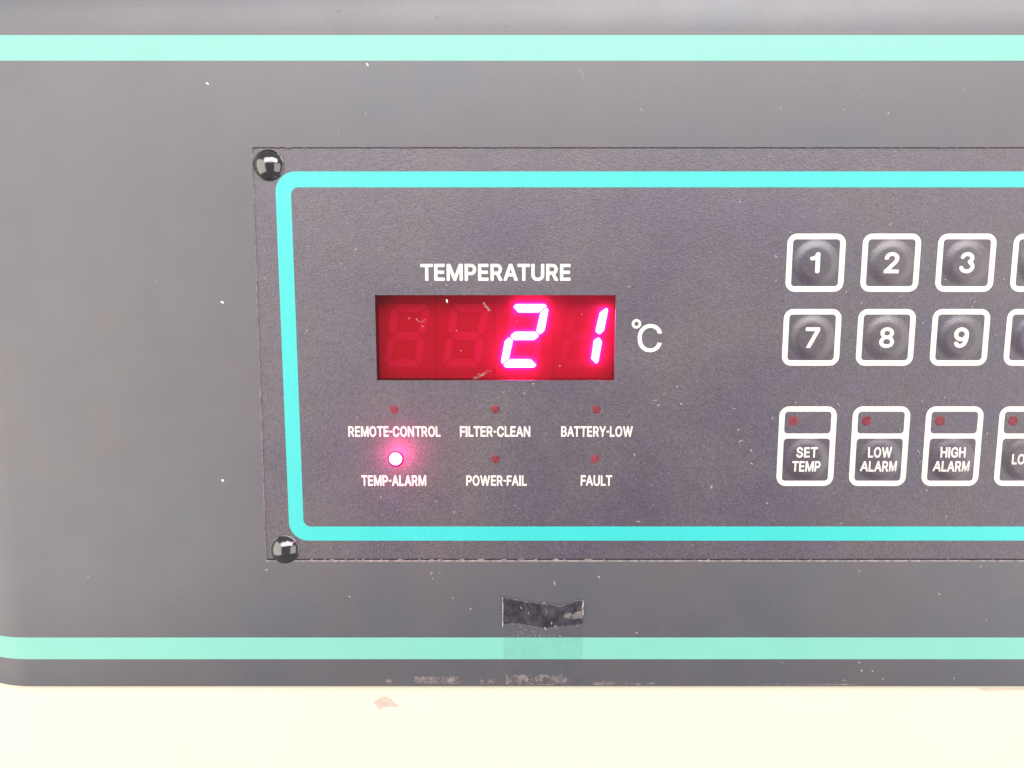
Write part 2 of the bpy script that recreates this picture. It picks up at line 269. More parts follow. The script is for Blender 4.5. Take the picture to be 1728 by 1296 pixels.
GLYPHS = {'A':[[(-9,0),(-4,-15),(1,-20),(11,-24),(91,-24),(101,-19),(108,-10),(152,115),(156,117),(321,117),(327,115),(372,-10),(380,-20),(386,-23),(396,-25),(466,-25),(476,-21),(486,-10),(487,5),(390,270),(300,515),(295,525),(286,532),(276,534),(201,534),(186,529),(181,524),(177,515),(-7,10)],[(191,224),(236,361),(241,362),(251,330),(287,225)]],'B':[[(37,-10),(45,-20),(60,-25),(250,-25),(285,-23),(325,-16),(355,-4),(385,13),(408,35),(422,55),(434,80),(441,110),(443,135),(440,170),(435,190),(429,205),(410,236),(395,252),(378,265),(377,270),(393,285),(407,305),(414,320),(420,340),(423,365),(422,390),(418,415),(410,440),(402,455),(392,470),(379,485),(365,497),(335,516),(300,528),(275,532),(250,534),(60,534),(50,532),(41,525),(38,520),(35,510),(35,0)],[(150,85),(150,205),(260,206),(285,200),(303,190),(314,180),(321,170),(326,160),(330,145),(330,130),(326,115),(319,105),(310,96),(290,87),(265,83),(155,82)],[(150,314),(150,425),(155,427),(250,427),(275,422),(290,415),(300,406),(307,395),(310,385),(311,370),(309,355),(305,345),(299,335),(288,325),(268,315),(245,310),(155,310)]],'C':[[(20,193),(27,158),(41,118),(56,88),(76,58),(99,33),(125,12),(150,-4),(180,-17),(210,-26),(250,-31),(285,-31),(320,-27),(355,-17),(385,-3),(411,13),(440,38),(466,73),(478,93),(488,118),(498,158),(497,168),(490,178),(483,183),(475,185),(400,184),(391,178),(387,173),(376,143),(365,123),(351,108),(330,93),(300,82),(275,78),(245,80),(220,86),(195,99),(175,116),(158,138),(142,168),(134,198),(128,238),(129,278),(134,313),(141,338),(153,363),(165,382),(180,398),(201,413),(220,423),(240,428),(260,431),(285,430),(305,426),(330,416),(345,406),(359,393),(367,383),(377,363),(385,338),(390,331),(400,324),(475,323),(485,326),(490,330),(496,338),(497,353),(489,388),(476,418),(462,443),(447,463),(427,483),(405,500),(385,512),(360,524),(330,533),(305,538),(275,541),(250,540),(225,538),(195,531),(172,523),(150,513),(113,488),(95,471),(79,453),(61,428),(50,408),(31,363),(23,333),(18,303),(15,253)]],'E':[[(37,-10),(45,-20),(60,-25),(375,-25),(390,-20),(398,-10),(400,0),(400,60),(395,72),(385,80),(375,82),(155,82),(150,85),(150,200),(155,204),(355,204),(365,206),(375,214),(380,225),(380,285),(376,300),(365,309),(355,311),(175,311),(155,311),(150,315),(150,425),(155,427),(370,427),(380,428),(390,435),(395,442),(397,450),(397,510),(395,519),(391,525),(380,533),(370,534),(60,534),(47,530),(38,520),(35,505),(35,0)]],'F':[[(37,-10),(45,-20),(60,-25),(130,-24),(140,-20),(148,-10),(150,0),(150,195),(350,196),(360,200),(368,210),(371,220),(371,280),(365,294),(355,301),(345,303),(155,303),(150,305),(150,425),(155,427),(250,427),(370,427),(380,430),(385,433),(391,440),(394,450),(394,510),(390,522),(380,531),(370,534),(60,534),(47,530),(38,520),(35,505),(35,0)]],'G':[[(20,193),(31,143),(41,118),(53,93),(68,68),(84,48),(104,28),(122,13),(140,1),(165,-11),(185,-19),(215,-27),(240,-31),(270,-32),(320,-27),(365,-14),(390,-2),(410,10),(427,23),(445,41),(459,58),(472,78),(483,98),(492,123),(498,148),(502,173),(503,258),(500,268),(490,278),(475,281),(285,281),(275,280),(265,273),(260,266),(258,258),(258,198),(261,188),(269,178),(280,174),(386,173),(385,163),(380,148),(367,123),(348,103),(325,89),(305,82),(280,78),(255,79),(235,82),(215,88),(195,99),(180,111),(165,127),(147,158),(134,198),(128,243),(130,288),(138,328),(153,363),(170,388),(195,410),(215,421),(240,429),(265,431),(295,428),(325,417),(340,408),(350,399),(370,373),(389,333),(400,325),(475,324),(487,328),(496,338),(499,353),(491,383),(479,413),(462,443),(445,464),(425,483),(399,503),(370,519),(335,532),(300,539),(265,541),(225,538),(195,531),(160,518),(132,503),(101,478),(75,450),(55,420),(39,388),(28,353),(20,318),(15,273),(15,238)]],'H':[[(37,-10),(45,-20),(60,-25),(130,-24),(140,-20),(148,-10),(150,0),(150,205),(155,207),(365,207),(367,205),(367,0),(369,-10),(377,-20),(390,-25),(460,-25),(470,-21),(477,-15),(480,-10),(482,0),(482,510),(479,520),(475,526),(470,530),(460,534),(390,534),(379,530),(370,521),(367,510),(367,320),(365,314),(155,314),(150,315),(150,510),(147,520),(138,530),(125,534),(55,533),(47,530),(41,525),(38,520),(35,510),(35,0)]],'I':[[(0,-25),(8,-31),(130,-31),(138,-25),(138,534),(130,540),(8,540),(0,534)]],'K':[[(37,-10),(45,-20),(60,-25),(130,-24),(140,-20),(145,-15),(150,0),(150,155),(153,160),(195,205),(350,-12),(357,-20),(370,-25),(450,-25),(460,-22),(469,-15),(474,0),(469,15),(276,285),(279,290),(390,409),(469,495),(473,505),(472,515),(465,527),(460,531),(450,534),(365,534),(355,532),(345,525),(150,314),(150,510),(147,520),(138,530),(125,534),(55,533),(47,530),(41,525),(38,520),(35,510),(35,0)]],'L':[[(37,-10),(45,-20),(60,-25),(360,-25),(375,-21),(384,-10),(386,0),(386,60),(380,73),(370,80),(360,82),(155,82),(150,85),(150,285),(150,510),(147,520),(140,529),(130,533),(100,534),(55,533),(45,529),(38,520),(35,505),(35,0)]],'M':[[(37,-10),(45,-20),(60,-25),(125,-25),(137,-20),(145,-10),(147,0),(147,265),(150,274),(266,-15),(275,-22),(285,-25),(345,-25),(355,-21),(365,-10),(475,271),(479,260),(479,0),(481,-10),(489,-20),(500,-25),(570,-25),(580,-22),(590,-12),(593,0),(593,305),(593,510),(590,520),(581,530),(570,534),(475,534),(465,531),(457,525),(452,515),(328,195),(315,156),(176,515),(171,525),(165,530),(155,534),(60,534),(47,530),(38,520),(35,510),(35,0)]],'N':[[(37,-10),(45,-20),(60,-25),(130,-24),(140,-20),(148,-10),(150,0),(150,327),(153,320),(155,319),(370,-18),(375,-22),(385,-25),(465,-25),(475,-22),(483,-15),(486,-10),(488,0),(488,510),(485,520),(480,527),(475,531),(465,534),(395,534),(385,530),(380,525),(375,516),(374,195),(373,190),(370,187),(155,525),(150,530),(140,534),(60,534),(50,532),(41,525),(38,520),(35,510),(35,0)]],'O':[[(20,193),(31,143),(41,118),(55,90),(69,68),(85,48),(105,28),(125,12),(147,-2),(170,-13),(195,-22),(220,-28),(270,-32),(295,-31),(325,-26),(350,-19),(375,-8),(396,3),(418,18),(450,49),(465,68),(481,93),(493,118),(502,143),(513,193),(518,253),(514,313),(509,338),(501,368),(491,393),(479,418),(465,440),(447,463),(430,480),(410,496),(395,507),(370,520),(349,528),(320,536),(295,540),(265,541),(240,540),(210,535),(185,528),(160,518),(125,497),(105,481),(87,463),(70,441),(55,418),(42,393),(32,368),(20,318),(16,288),(15,253)],[(130,220),(128,253),(130,288),(137,323),(148,353),(165,381),(185,403),(205,416),(230,426),(260,431),(290,429),(320,420),(345,405),(368,383),(384,358),(396,328),(403,293),(405,253),(403,218),(396,183),(385,153),(370,128),(350,107),(325,91),(300,82),(270,78),(240,81),(210,90),(185,106),(165,127),(149,153),(137,183)]],'P':[[(37,-10),(45,-20),(60,-25),(130,-24),(140,-20),(145,-15),(150,0),(150,160),(260,162),(307,170),(335,180),(360,195),(384,215),(401,235),(413,255),(426,290),(433,325),(434,360),(429,395),(419,425),(407,450),(388,475),(365,496),(335,514),(305,525),(275,531),(235,534),(60,534),(50,532),(40,524),(35,510),(35,0)],[(150,270),(150,425),(155,427),(250,426),(275,421),(295,410),(305,400),(311,390),(316,375),(319,355),(318,335),(315,316),(310,304),(300,290),(280,275),(255,269),(155,267)]],'R':[[(37,-10),(45,-20),(60,-25),(125,-25),(140,-20),(148,-10),(150,0),(150,170),(155,173),(230,173),(233,170),(335,-17),(345,-24),(355,-25),(430,-25),(443,-20),(448,-15),(452,-5),(451,10),(350,195),(354,200),(370,210),(385,223),(405,247),(420,276),(430,310),(434,345),(432,385),(423,420),(409,450),(391,475),(370,495),(345,511),(325,520),(295,528),(270,532),(235,534),(60,534),(45,529),(38,520),(35,510),(35,0)],[(150,284),(150,425),(155,427),(250,426),(275,422),(295,412),(305,403),(313,390),(318,375),(320,355),(319,335),(315,320),(311,310),(300,298),(280,287),(250,281),(155,280)]],'S':[[(17,106),(25,81),(34,61),(48,40),(63,22),(82,6),(98,-4),(123,-16),(148,-25),(178,-31),(213,-34),(248,-33),(273,-30),(298,-25),(323,-16),(348,-4),(368,9),(388,26),(404,46),(419,71),(429,101),(433,131),(432,161),(427,186),(416,211),(402,231),(382,251),(368,262),(338,279),(308,292),(213,319),(168,336),(145,356),(141,366),(140,381),(145,396),(151,406),(161,416),(173,423),(203,432),(238,433),(268,427),(283,419),(295,411),(307,396),(315,366),(319,361),(328,355),(338,353),(403,353),(413,356),(418,360),(425,371),(426,386),(421,411),(415,431),(402,456),(391,471),(373,490),(353,506),(333,517),(308,528),(288,534),(263,539),(238,541),(208,540),(178,537),(153,530),(128,521),(108,511),(88,497),(68,479),(50,456),(38,431),(29,401),(27,371),(29,346),(38,316),(48,296),(63,277),(78,263),(98,249),(123,235),(163,219),(258,192),(293,178),(308,168),(317,156),(320,146),(320,131),(315,116),(308,106),(298,96),(283,86),(268,80),(248,76),(208,75),(188,78),(173,83),(158,90),(148,98),(135,116),(125,151),(113,160),(103,162),(38,162),(23,157),(15,146),(13,136)]],'T':[[(10,440),(20,430),(32,427),(162,427),(168,425),(168,0),(170,-10),(178,-20),(192,-25),(257,-25),(272,-20),(280,-10),(282,0),(282,245),(282,425),(287,427),(417,427),(427,429),(432,432),(437,437),(441,445),(442,475),(441,515),(437,524),(432,529),(417,534),(27,533),(19,530),(13,525),(8,515),(7,450)]],'U':[[(40,127),(49,97),(58,77),(74,52),(90,32),(106,17),(130,0),(150,-11),(175,-20),(205,-28),(235,-32),(260,-33),(295,-31),(320,-27),(350,-18),(375,-7),(395,5),(427,32),(454,67),(469,97),(479,137),(482,172),(482,512),(475,526),(470,530),(460,534),(390,534),(380,530),(372,522),(368,507),(368,352),(368,172),(364,147),(353,122),(341,107),(325,94),(310,86),(290,80),(265,77),(240,78),(220,82),(200,89),(182,102),(168,117),(157,137),(150,162),(149,507),(148,517),(140,528),(134,532),(125,534),(60,534),(50,532),(45,529),(36,517),(35,507),(35,172)]],'W':[[(-5,490),(130,-5),(136,-16),(141,-21),(151,-25),(231,-25),(241,-22),(251,-13),(263,25),(341,312),(346,309),(430,-5),(435,-15),(446,-23),(456,-25),(531,-25),(541,-22),(546,-19),(551,-13),(555,-5),(667,405),(695,505),(694,515),(691,522),(681,531),(671,534),(601,534),(591,531),(584,525),(579,515),(496,191),(491,182),(402,520),(393,530),(381,534),(306,534),(296,532),(287,525),(282,515),(196,187),(191,189),(106,515),(101,525),(96,530),(86,534),(16,534),(6,532),(-3,525),(-8,515),(-9,505)]],'Y':[[(-5,495),(178,200),(178,0),(181,-12),(191,-22),(201,-25),(271,-25),(283,-20),(291,-10),(293,0),(293,200),(376,334),(478,500),(480,510),(477,520),(474,525),(466,531),(456,534),(381,534),(366,529),(358,520),(236,319),(123,505),(106,529),(91,534),(11,533),(1,529),(-6,520),(-9,505)]],'-':[[(0,200),(195,200),(195,292),(0,292)]],'0':[[(31,182),(41,132),(59,82),(70,62),(83,42),(101,22),(118,7),(137,-6),(157,-15),(177,-22),(202,-27),(227,-28),(252,-27),(277,-22),(297,-15),(329,2),(347,17),(362,32),(386,67),(404,107),(418,157),(424,207),(426,272),(421,327),(412,377),(393,427),(383,447),(370,467),(352,487),(337,500),(317,513),(302,521),(282,529),(262,534),(237,537),(212,536),(192,534),(166,527),(134,512),(102,487),(87,471),(73,452),(53,412),(38,362),(29,307),(27,237)],[(132,210),(130,252),(131,287),(135,322),(143,357),(152,383),(166,407),(180,422),(197,433),(217,438),(242,437),(262,430),(282,413),(297,392),(307,367),(316,332),(321,297),(323,257),(322,217),(318,187),(310,152),(302,127),(291,107),(273,87),(257,77),(237,72),(212,72),(192,79),(172,95),(157,116),(146,142),(137,177)]],'1':[[(-46,314),(-40,304),(-30,294),(-21,289),(-6,284),(9,285),(69,300),(74,299),(74,-1),(79,-22),(85,-31),(94,-40),(104,-46),(114,-50),(129,-51),(139,-49),(149,-45),(159,-38),(171,-21),(176,-1),(176,124),(176,424),(179,454),(173,474),(161,489),(144,498),(129,501),(109,498),(92,489),(83,479),(78,469),(72,439),(59,413),(39,398),(-21,381),(-31,375),(-41,365),(-47,354),(-51,339),(-50,324)]],'2':[[(46,-11),(53,-18),(63,-21),(388,-21),(398,-19),(403,-16),(409,-6),(410,59),(406,69),(398,76),(388,78),(201,79),(308,194),(359,254),(375,279),(388,304),(395,324),(401,349),(402,384),(397,414),(386,444),(370,469),(348,493),(323,511),(297,524),(263,533),(233,537),(198,535),(168,529),(138,517),(109,499),(88,479),(69,454),(56,429),(47,394),(45,359),(48,351),(53,346),(63,341),(128,341),(138,344),(146,354),(152,389),(158,404),(165,414),(175,424),(188,432),(213,438),(233,439),(248,436),(263,430),(278,421),(289,409),(294,399),(298,384),(299,369),(296,349),(291,334),(279,314),(263,292),(47,59),(44,54),(43,44),(43,-1)]],'3':[[(-28,74),(-17,49),(-1,24),(19,3),(44,-17),(69,-31),(99,-42),(129,-49),(164,-51),(194,-48),(224,-41),(254,-30),(279,-15),(302,4),(324,28),(339,54),(351,84),(355,109),(355,139),(348,174),(338,199),(324,221),(299,249),(322,284),(331,309),(336,339),(335,364),(329,389),(318,414),(305,434),(284,456),(259,474),(239,485),(219,492),(189,499),(154,501),(134,499),(109,494),(79,484),(54,470),(34,454),(19,438),(0,409),(-11,379),(-11,364),(-6,349),(4,335),(14,328),(29,322),(44,321),(59,325),(73,334),(82,344),(95,369),(103,379),(119,389),(134,395),(159,399),(174,398),(199,390),(216,379),(225,369),(231,359),(234,349),(232,334),(227,324),(219,313),(191,294),(181,284),(174,269),(172,249),(180,219),(188,204),(199,194),(230,174),(246,154),(250,144),(253,129),(251,109),(245,94),(234,80),(221,69),(209,62),(179,53),(159,51),(144,52),(114,61),(89,77),(75,94),(60,124),(49,135),(34,142),(14,143),(-6,137),(-16,129),(-24,119),(-31,99),(-30,84)]],'4':[[(22,94),(29,87),(39,84),(259,84),(261,79),(261,-1),(264,-11),(268,-16),(274,-19),(284,-21),(344,-21),(354,-18),(361,-11),(364,-1),(364,84),(419,85),(429,92),(434,104),(434,164),(429,176),(424,181),(414,184),(364,184),(364,319),(359,331),(354,336),(344,339),(284,339),(274,337),(264,329),(261,319),(261,189),(259,184),(164,184),(144,184),(331,504),(331,514),(329,520),(324,525),(314,530),(244,530),(234,525),(229,519),(22,169),(19,159),(19,109)]],'7':[[(46,439),(51,434),(61,431),(286,431),(289,429),(76,4),(77,-6),(79,-11),(84,-16),(91,-20),(171,-20),(178,-16),(183,-11),(218,59),(409,439),(412,449),(412,509),(409,519),(401,527),(391,530),(56,529),(46,522),(41,509),(41,449)]],'9':[[(-6,269),(-2,254),(15,214),(42,179),(79,149),(124,130),(159,125),(174,124),(214,130),(224,133),(227,129),(200,79),(169,58),(144,53),(119,62),(93,99),(84,107),(74,112),(64,115),(49,116),(34,111),(22,104),(13,94),(6,79),(4,69),(5,54),(11,39),(49,-16),(59,-24),(69,-28),(124,-48),(139,-51),(209,-37),(249,-11),(270,4),(280,14),(321,89),(346,184),(351,274),(351,314),(346,354),(329,399),(300,439),(259,472),(224,487),(209,491),(169,496),(129,491),(119,488),(79,471),(40,439),(11,399),(-3,364),(-6,349),(-11,309)],[(94,290),(92,309),(94,329),(103,354),(119,373),(134,384),(149,390),(174,393),(189,391),(209,382),(225,369),(237,354),(246,329),(248,309),(246,289),(238,269),(223,249),(209,238),(189,229),(169,227),(154,229),(129,239),(114,252),(104,265)]],'8':[[(35,97),(42,77),(52,57),(66,38),(81,22),(101,7),(121,-5),(146,-16),(166,-21),(191,-26),(216,-28),(246,-27),(276,-24),(301,-17),(326,-8),(346,3),(366,17),(386,37),(403,62),(414,87),(421,117),(422,142),(420,162),(415,182),(407,202),(396,222),(381,241),(366,256),(351,267),(377,297),(393,327),(402,362),(402,397),(398,417),(391,439),(381,458),(367,477),(351,493),(332,507),(311,519),(291,527),(271,532),(246,536),(216,537),(191,534),(171,530),(146,521),(126,511),(106,497),(86,479),(71,459),(58,432),(51,407),(49,387),(50,367),(57,332),(66,312),(75,297),(101,267),(82,252),(66,235),(51,213),(41,192),(35,172),(31,147),(32,122)],[(141,113),(137,127),(136,142),(138,157),(144,172),(151,182),(161,193),(176,203),(191,209),(211,213),(231,214),(251,212),(266,207),(277,202),(292,192),(301,182),(310,167),(315,152),(316,137),(314,122),(310,112),(305,102),(296,92),(281,82),(266,76),(246,71),(226,70),(206,71),(186,76),(171,82),(156,92),(147,102)],[(156,358),(154,372),(155,387),(162,407),(168,417),(176,424),(201,436),(216,438),(236,439),(251,436),(266,430),(276,424),(286,415),(291,407),(296,392),(298,367),(294,352),(290,342),(281,331),(271,323),(251,314),(221,311),(206,313),(191,317),(181,322),(169,332),(161,344)]],'c':[[(37,196),(45,161),(57,126),(75,91),(93,66),(117,41),(143,21),(168,7),(203,-6),(238,-12),(273,-14),(308,-11),(343,-2),(373,11),(398,26),(427,51),(447,76),(464,106),(475,136),(480,161),(478,165),(473,167),(405,166),(401,161),(395,141),(388,126),(370,101),(343,80),(328,72),(308,65),(278,60),(243,62),(213,70),(183,85),(163,102),(144,126),(130,151),(121,176),(114,206),(110,241),(111,276),(115,311),(123,341),(133,364),(146,386),(162,406),(180,421),(206,436),(228,444),(253,448),(278,449),(303,445),(328,437),(348,426),(367,411),(380,396),(393,372),(401,346),(408,341),(473,341),(478,343),(480,351),(470,386),(460,411),(448,431),(433,451),(419,466),(383,493),(363,503),(338,512),(313,519),(293,522),(268,523),(243,522),(218,518),(193,512),(153,494),(118,468),(88,436),(64,396),(53,371),(44,346),(36,301),(33,251)]]}

# ------------------------------------------------------------------ shaped sheets
XS = -118.5; RX = 25.0         # fascia rolls back round this line on its left
ZS = 78.5; RZ = 26.0           # and rolls back along its top
def bend(x, z, y, rx=RX, top=True):
    X, Y, Z = x, y, z
    if x < XS:
        a = min((XS-x)/rx, pi/2); ex = max(0.0, (XS-x)-rx*pi/2)
        X = XS-(rx-y)*sin(a); Y = rx-(rx-y)*cos(a)+ex
    if top and z > ZS:
        b = min((z-ZS)/RZ, pi/2)
        Z = ZS+(RZ-0)*sin(b); Y += RZ*(1-cos(b))
    return (X, Y, Z)

def sheet(xs, zs, y, skip=None, rx=RX, top=True, adj=None):
    v = []; f = []; nz = len(zs)
    for i, x in enumerate(xs):
        for k, z in enumerate(zs):
            xx, zz = (adj(x, z) if adj else (x, z))
            v.append(bend(xx, zz, y, rx, top))
    for i in range(len(xs)-1):
        for k in range(nz-1):
            if skip and skip(xs[i], xs[i+1], zs[k], zs[k+1]): continue
            f.append((i*nz+k, (i+1)*nz+k, (i+1)*nz+k+1, i*nz+k+1))
    return v, f

arcx = [XS-RX*pi/2-12]+[XS-RX*pi/2*(1-i/14) for i in range(15)]
XR = 230.0

# cabinet ------------------------------------------------------------
cab = thing('cabinet', 'cream enamelled cabinet body below the grey fascia, rust mark near its upper edge', 'cabinet', (0, 0, -75))
zs = [-200, -140, -100, -80, -74.6]
v, f = sheet(arcx+[0, XR], zs, 1.4, top=False, rx=45.0)
n0 = len(v)
nz = len(zs)
for i in range(len(arcx)+2):       # fold back behind the fascia
    p = v[i*nz+nz-1]; v.append((p[0], p[1]+7, p[2]))
for i in range(len(arcx)+1):
    f.append((i*nz+nz-1, (i+1)*nz+nz-1, n0+i+1, n0+i))
obj('cabinet_front', [(a, b, c+75) for a, b, c in v], f, M['cream'], cab, smooth=False)
vv, ff = box(-131.5, XR, 38, 46, -200, 118); obj('cabinet_back', [(a, b, c+75) for a, b, c in vv], ff, M['cream'], cab)
stp = [(-34.6, -80.0), (-33.4, -79.2), (-32.9, -78.8), (-31.4, -78.5), (-30.1, -79.1), (-29.2, -80.2), (-28.3, -80.6), (-28.3, -81.5), (-29.4, -81.4), (-30.8, -81.2), (-32.2, -81.4), (-32.9, -82.3), (-33.5, -81.5)]
v, f = prism([(a, c+75) for a, c in stp], 1.37, 1.42); o = obj('rust_mark', v, f, M['stain'], cab); o['label'] = 'pale pinkish brown rust mark'
v, f = prism([(115.9, -1.3), (119, -1.15), (124, -1.35), (129, -1.2), (129, -1.9), (123, -1.95), (119, -2.25), (116, -2.1)], 1.37, 1.42); obj('residue_streak', v, f, M['residue'], cab)

# fascia --------------------------------------------------------------
fas = thing('fascia_panel', 'charcoal grey painted fascia with teal stripes and a recess holding the control panel', 'fascia')
HX, HT, HB = -58.75, 53.4, -43.1
def hole_adj(x, z):
    if x == HX: return (HX+(z-5)*0.0103, z) if HB <= z <= HT else (x, z)
    return (x, z)
fz = [-74.85, HB, -20, 5, 30, HT]+[ZS+RZ*pi/2*i/14 for i in range(15)]
fx = arcx+[HX, 0, 110, XR]
v, f = sheet(fx, fz, 0.0, skip=lambda a, b, c, d: a >= HX-0.01 and c >= HB-0.01 and d <= HT+0.01, adj=hole_adj)
v2 = [(a, b, c) for a, b, c in v]; nz = len(fz); n0 = len(v2)
for i in range(len(fx)):           # rounded lower edge, then the flange going back
    a, b, c = v2[i*nz]; v2 += [(a, b+0.06, c-0.18), (a, b+0.3, c-0.26), (a, b+3.0, c-0.26)]
for i in range(len(fx)-1):
    A = [i*nz]+[n0+i*3+k for k in range(3)]; B = [(i+1)*nz]+[n0+(i+1)*3+k for k in range(3)]
    for k in range(3): f.append((A[k+1], B[k+1], B[k], A[k]))
obj('painted_sheet', v2, f, M['fascia'], fas, smooth=False)
for p in fas.children[0].data.polygons: p.use_smooth = abs(p.normal.y) > 0.2 and p.center.z > -0.0749
# recess edge: worn chamfer, side wall and dark gap round the overlay
e0 = [(HX+(HB-5)*0.0103, HB), (HX+(HT-5)*0.0103, HT), (XR, HT), (XR, HB)]
def inset(l, b, t): return [(e0[0][0]+l, e0[0][1]+b), (e0[1][0]+l, e0[1][1]-t), (XR, e0[2][1]-t), (XR, e0[3][1]+b)]
def band(A, ya, B, yb, sides):
    v = [(p[0], ya, p[1]) for p in A]+[(p[0], yb, p[1]) for p in B]; f = []
    for s in sides: f.append((s, (s+1) % 4, 4+(s+1) % 4, 4+s))
    return v, f
cA, cB = e0, inset(0.14, 0.34, 0.10)
for side in (1, 3):
    v, f = band(cA, 0.0, cB, 0.30, (side,)); obj('recess_edge', v, f, M['edge'], fas)
v, f = band(cA, 0.0, cB, 0.30, (0,)); obj('recess_edge', v, f, M['edge_pale'], fas)
for side in (0, 1, 3):
    v, f = band(cB, 0.30, cB, 1.6, (side,)); obj('recess_wall', v, f, M['gap'], fas)
# stripes
def stripe(z0, z1):
    v, f = sheet(arcx[1:]+[0, XR], [z0, z1], -0.035); n = len(arcx)+1
    m0 = len(v); v += list(v); m1 = len(v); v += [(a, b+0.04, c) for a, b, c in v[:m0]]
    for i in range(n-1):
        f.append((m0+i*2, m1+i*2, m1+i*2+2, m0+i*2+2)); f.append((m0+i*2+1, m0+i*2+3, m1+i*2+3, m1+i*2+1))
    o = obj('teal_stripe', v, f, M['teal'], fas)
    for p in o.data.polygons: p.use_smooth = abs(p.normal.z) < 0.5
    return o
stripe(71.8, 77.15)['label'] = 'wide pale teal stripe above the control panel'
stripe(-67.95, -62.35)['label'] = 'narrower teal stripe below the control panel'

def flecks(name, spots, y, m, parent=None):
    """tiny raised crumbs: (x, z, half length, half width, angle)"""
    V = []; F = []
    for s in spots:
        x, z, l, wd, a = s[:5]; yy = s[5] if len(s) > 5 else y
        a = radians(a); n = 6; b = len(V); kx = random.uniform(-0.3, 0.3)
        for i in range(n):
            t = 2*pi*i/n; r = random.uniform(0.8, 1.1)
            p, q = l*r*cos(t), wd*r*sin(t)+kx*wd*cos(t)**2
            V.append((x+p*cos(a)-q*sin(a), yy, z+p*sin(a)+q*cos(a)))
        V.append((x, yy-min(0.16, wd*0.8), z))
        for i in range(n): F.append((b+i, b+(i+1) % n, b+n))
    return obj(name, V, F, m, parent, smooth=False)

def cluster(x0, x1, z0, z1, n, l=0.22, wd=0.09, edge=1.0):
    out = []
    for i in range(n):
        u = random.random(); t = random.random()**edge
        out.append((x0+(x1-x0)*u, z0+(z1-z0)*t, random.uniform(0.4, 1.2)*l, random.uniform(0.5, 1.2)*wd, random.uniform(-30, 110)))
    return out
def patch(x0, x1, z0, z1, y, n=18):
    """a ragged thin smear"""
    top = [(x0+(x1-x0)*i/n, z1-random.random()**2*(z1-z0)*0.5) for i in range(n+1)]
    bot = [(x0+(x1-x0)*i/n, z0+random.random()**2*(z1-z0)*0.3) for i in range(n, -1, -1)]
    return prism(top+bot, y, y+0.01)
for x0, x1, z0, z1 in ((-23.9, -12.4, -74.4, -72.4), (-31.1, -29.4, -74.2, -73.0), (-7.9, -6.6, -74.7, -73.2), (-6.2, -4.0, -74.2, -73.0), (-1.5, 13.5, -74.75, -71.8), (4.0, 10.5, -74.75, -73.2), (20, 26, -74.75, -73.6), (27, 36, -74.75, -73.9), (60, 84, -74.8, -74.3)):
    v, f = patch(x0, x1, z0, z1, -0.02 if x0 < -2 or x0 > 18 else -0.075); obj('scuff_mark', v, f[:1], M['smear'], fas)
sp = cluster(-23.9, -12.4, -74.3, -72.5, 60)+cluster(-7.9, -4, -74.6, -73.1, 8)+cluster(-1, 15, -74.7, -71.9, 50, edge=2.2)+cluster(20, 110, -74.75, -73.8, 50, 0.15, edge=1.8)
sp = [q+(-0.08,) if -2 < q[0] < 18 else q for q in sp]
o = flecks('scuff_crumbs', sp, -0.012, M['scuff'], fas); o['kind'] = 'stuff'
# chipped paint crumbs round the recess
sp = []
for i in range(120):
    sp.append((random.uniform(-57, 120), HT-0.05+random.gauss(0, 0.08), random.uniform(0.08, 0.4), random.uniform(0.05, 0.1), random.gauss(0, 25)))
for i in range(90):
    z = random.uniform(-42, 53); sp.append((HX+(z-5)*0.0103+random.gauss(0.05, 0.06), z, random.uniform(0.1, 0.6), 0.055, 90+random.gauss(0, 6)))
x = -57.0
while x < 120:
    L_ = random.uniform(0.3, 2.2) if x < 20 else random.uniform(0.05, 0.5)
    sp.append((x+L_/2, HB+0.42+random.gauss(0, 0.04), L_/2, 0.16, random.gauss(0, 4), 0.28))
    x += L_+(random.uniform(0.4, 4.5) if x < 20 else random.uniform(1.5, 12))
sp += [(-58.5, 53.5, 0.3, 0.2, -50), (-57.9, 53.35, 0.3, 0.15, 10), (-50.6, 53.5, 0.3, 0.13, 60), (-50.1, 53.3, 0.45, 0.18, 5), (-52.6, 53.3, 0.4, 0.14, 0)]
o = flecks('paint_chips', sp, -0.01, M['edge'], fas); o['kind'] = 'stuff'

# ------------------------------------------------------------------ control panel
pan = thing('control_panel', 'dark textured membrane control panel with aqua border, white lettering and keypad', 'control panel')
OY = 0.30
gx0 = HX-0.5+0.9; OZ0, OZ1 = HB+0.62, HT-0.19
WX0, WX1, WZ0, WZ1 = -31.5, 23.82, 0.83, 20.55
ox = [HX+0.13, WX0, WX1, XR-0.5]; oz = [OZ0, WZ0, WZ1, OZ1]
v = []; f = []
for i, x in enumerate(ox):
    for k, z in enumerate(oz):
        v.append((x+((z-5)*0.0103 if i == 0 else 0), OY, z))
for i in range(3):
    for k in range(3):
        if i == 1 and k == 1: continue
        f.append((i*4+k, (i+1)*4+k, (i+1)*4+k+1, i*4+k+1))
nb = len(v); rim = [0, 4, 8, 12, 13, 14, 15, 11, 7, 3, 2, 1]
v += [(v[i][0], OY+0.9, v[i][2]) for i in rim]
for i in range(12): f.append((rim[i], rim[(i+1) % 12], nb+(i+1) % 12, nb+i))
wr = [5, 9, 10, 6]; nb = len(v); v += [(v[i][0], OY+0.25, v[i][2]) for i in wr]
for i in range(4): f.append((wr[i], nb+i, nb+(i+1) % 4, wr[(i+1) % 4]))
obj('overlay_sheet', v, f, M['overlay'], pan)
vv, ff = box(HX-2, XR, 1.62, 2.2, HB-2, WZ0-1.5); obj('backing_plate', vv, ff, M['gap'], pan)
vv, ff = box(HX-2, XR, 1.62, 2.2, WZ1+1.5, HT+2); obj('backing_plate', vv, ff, M['gap'], pan)
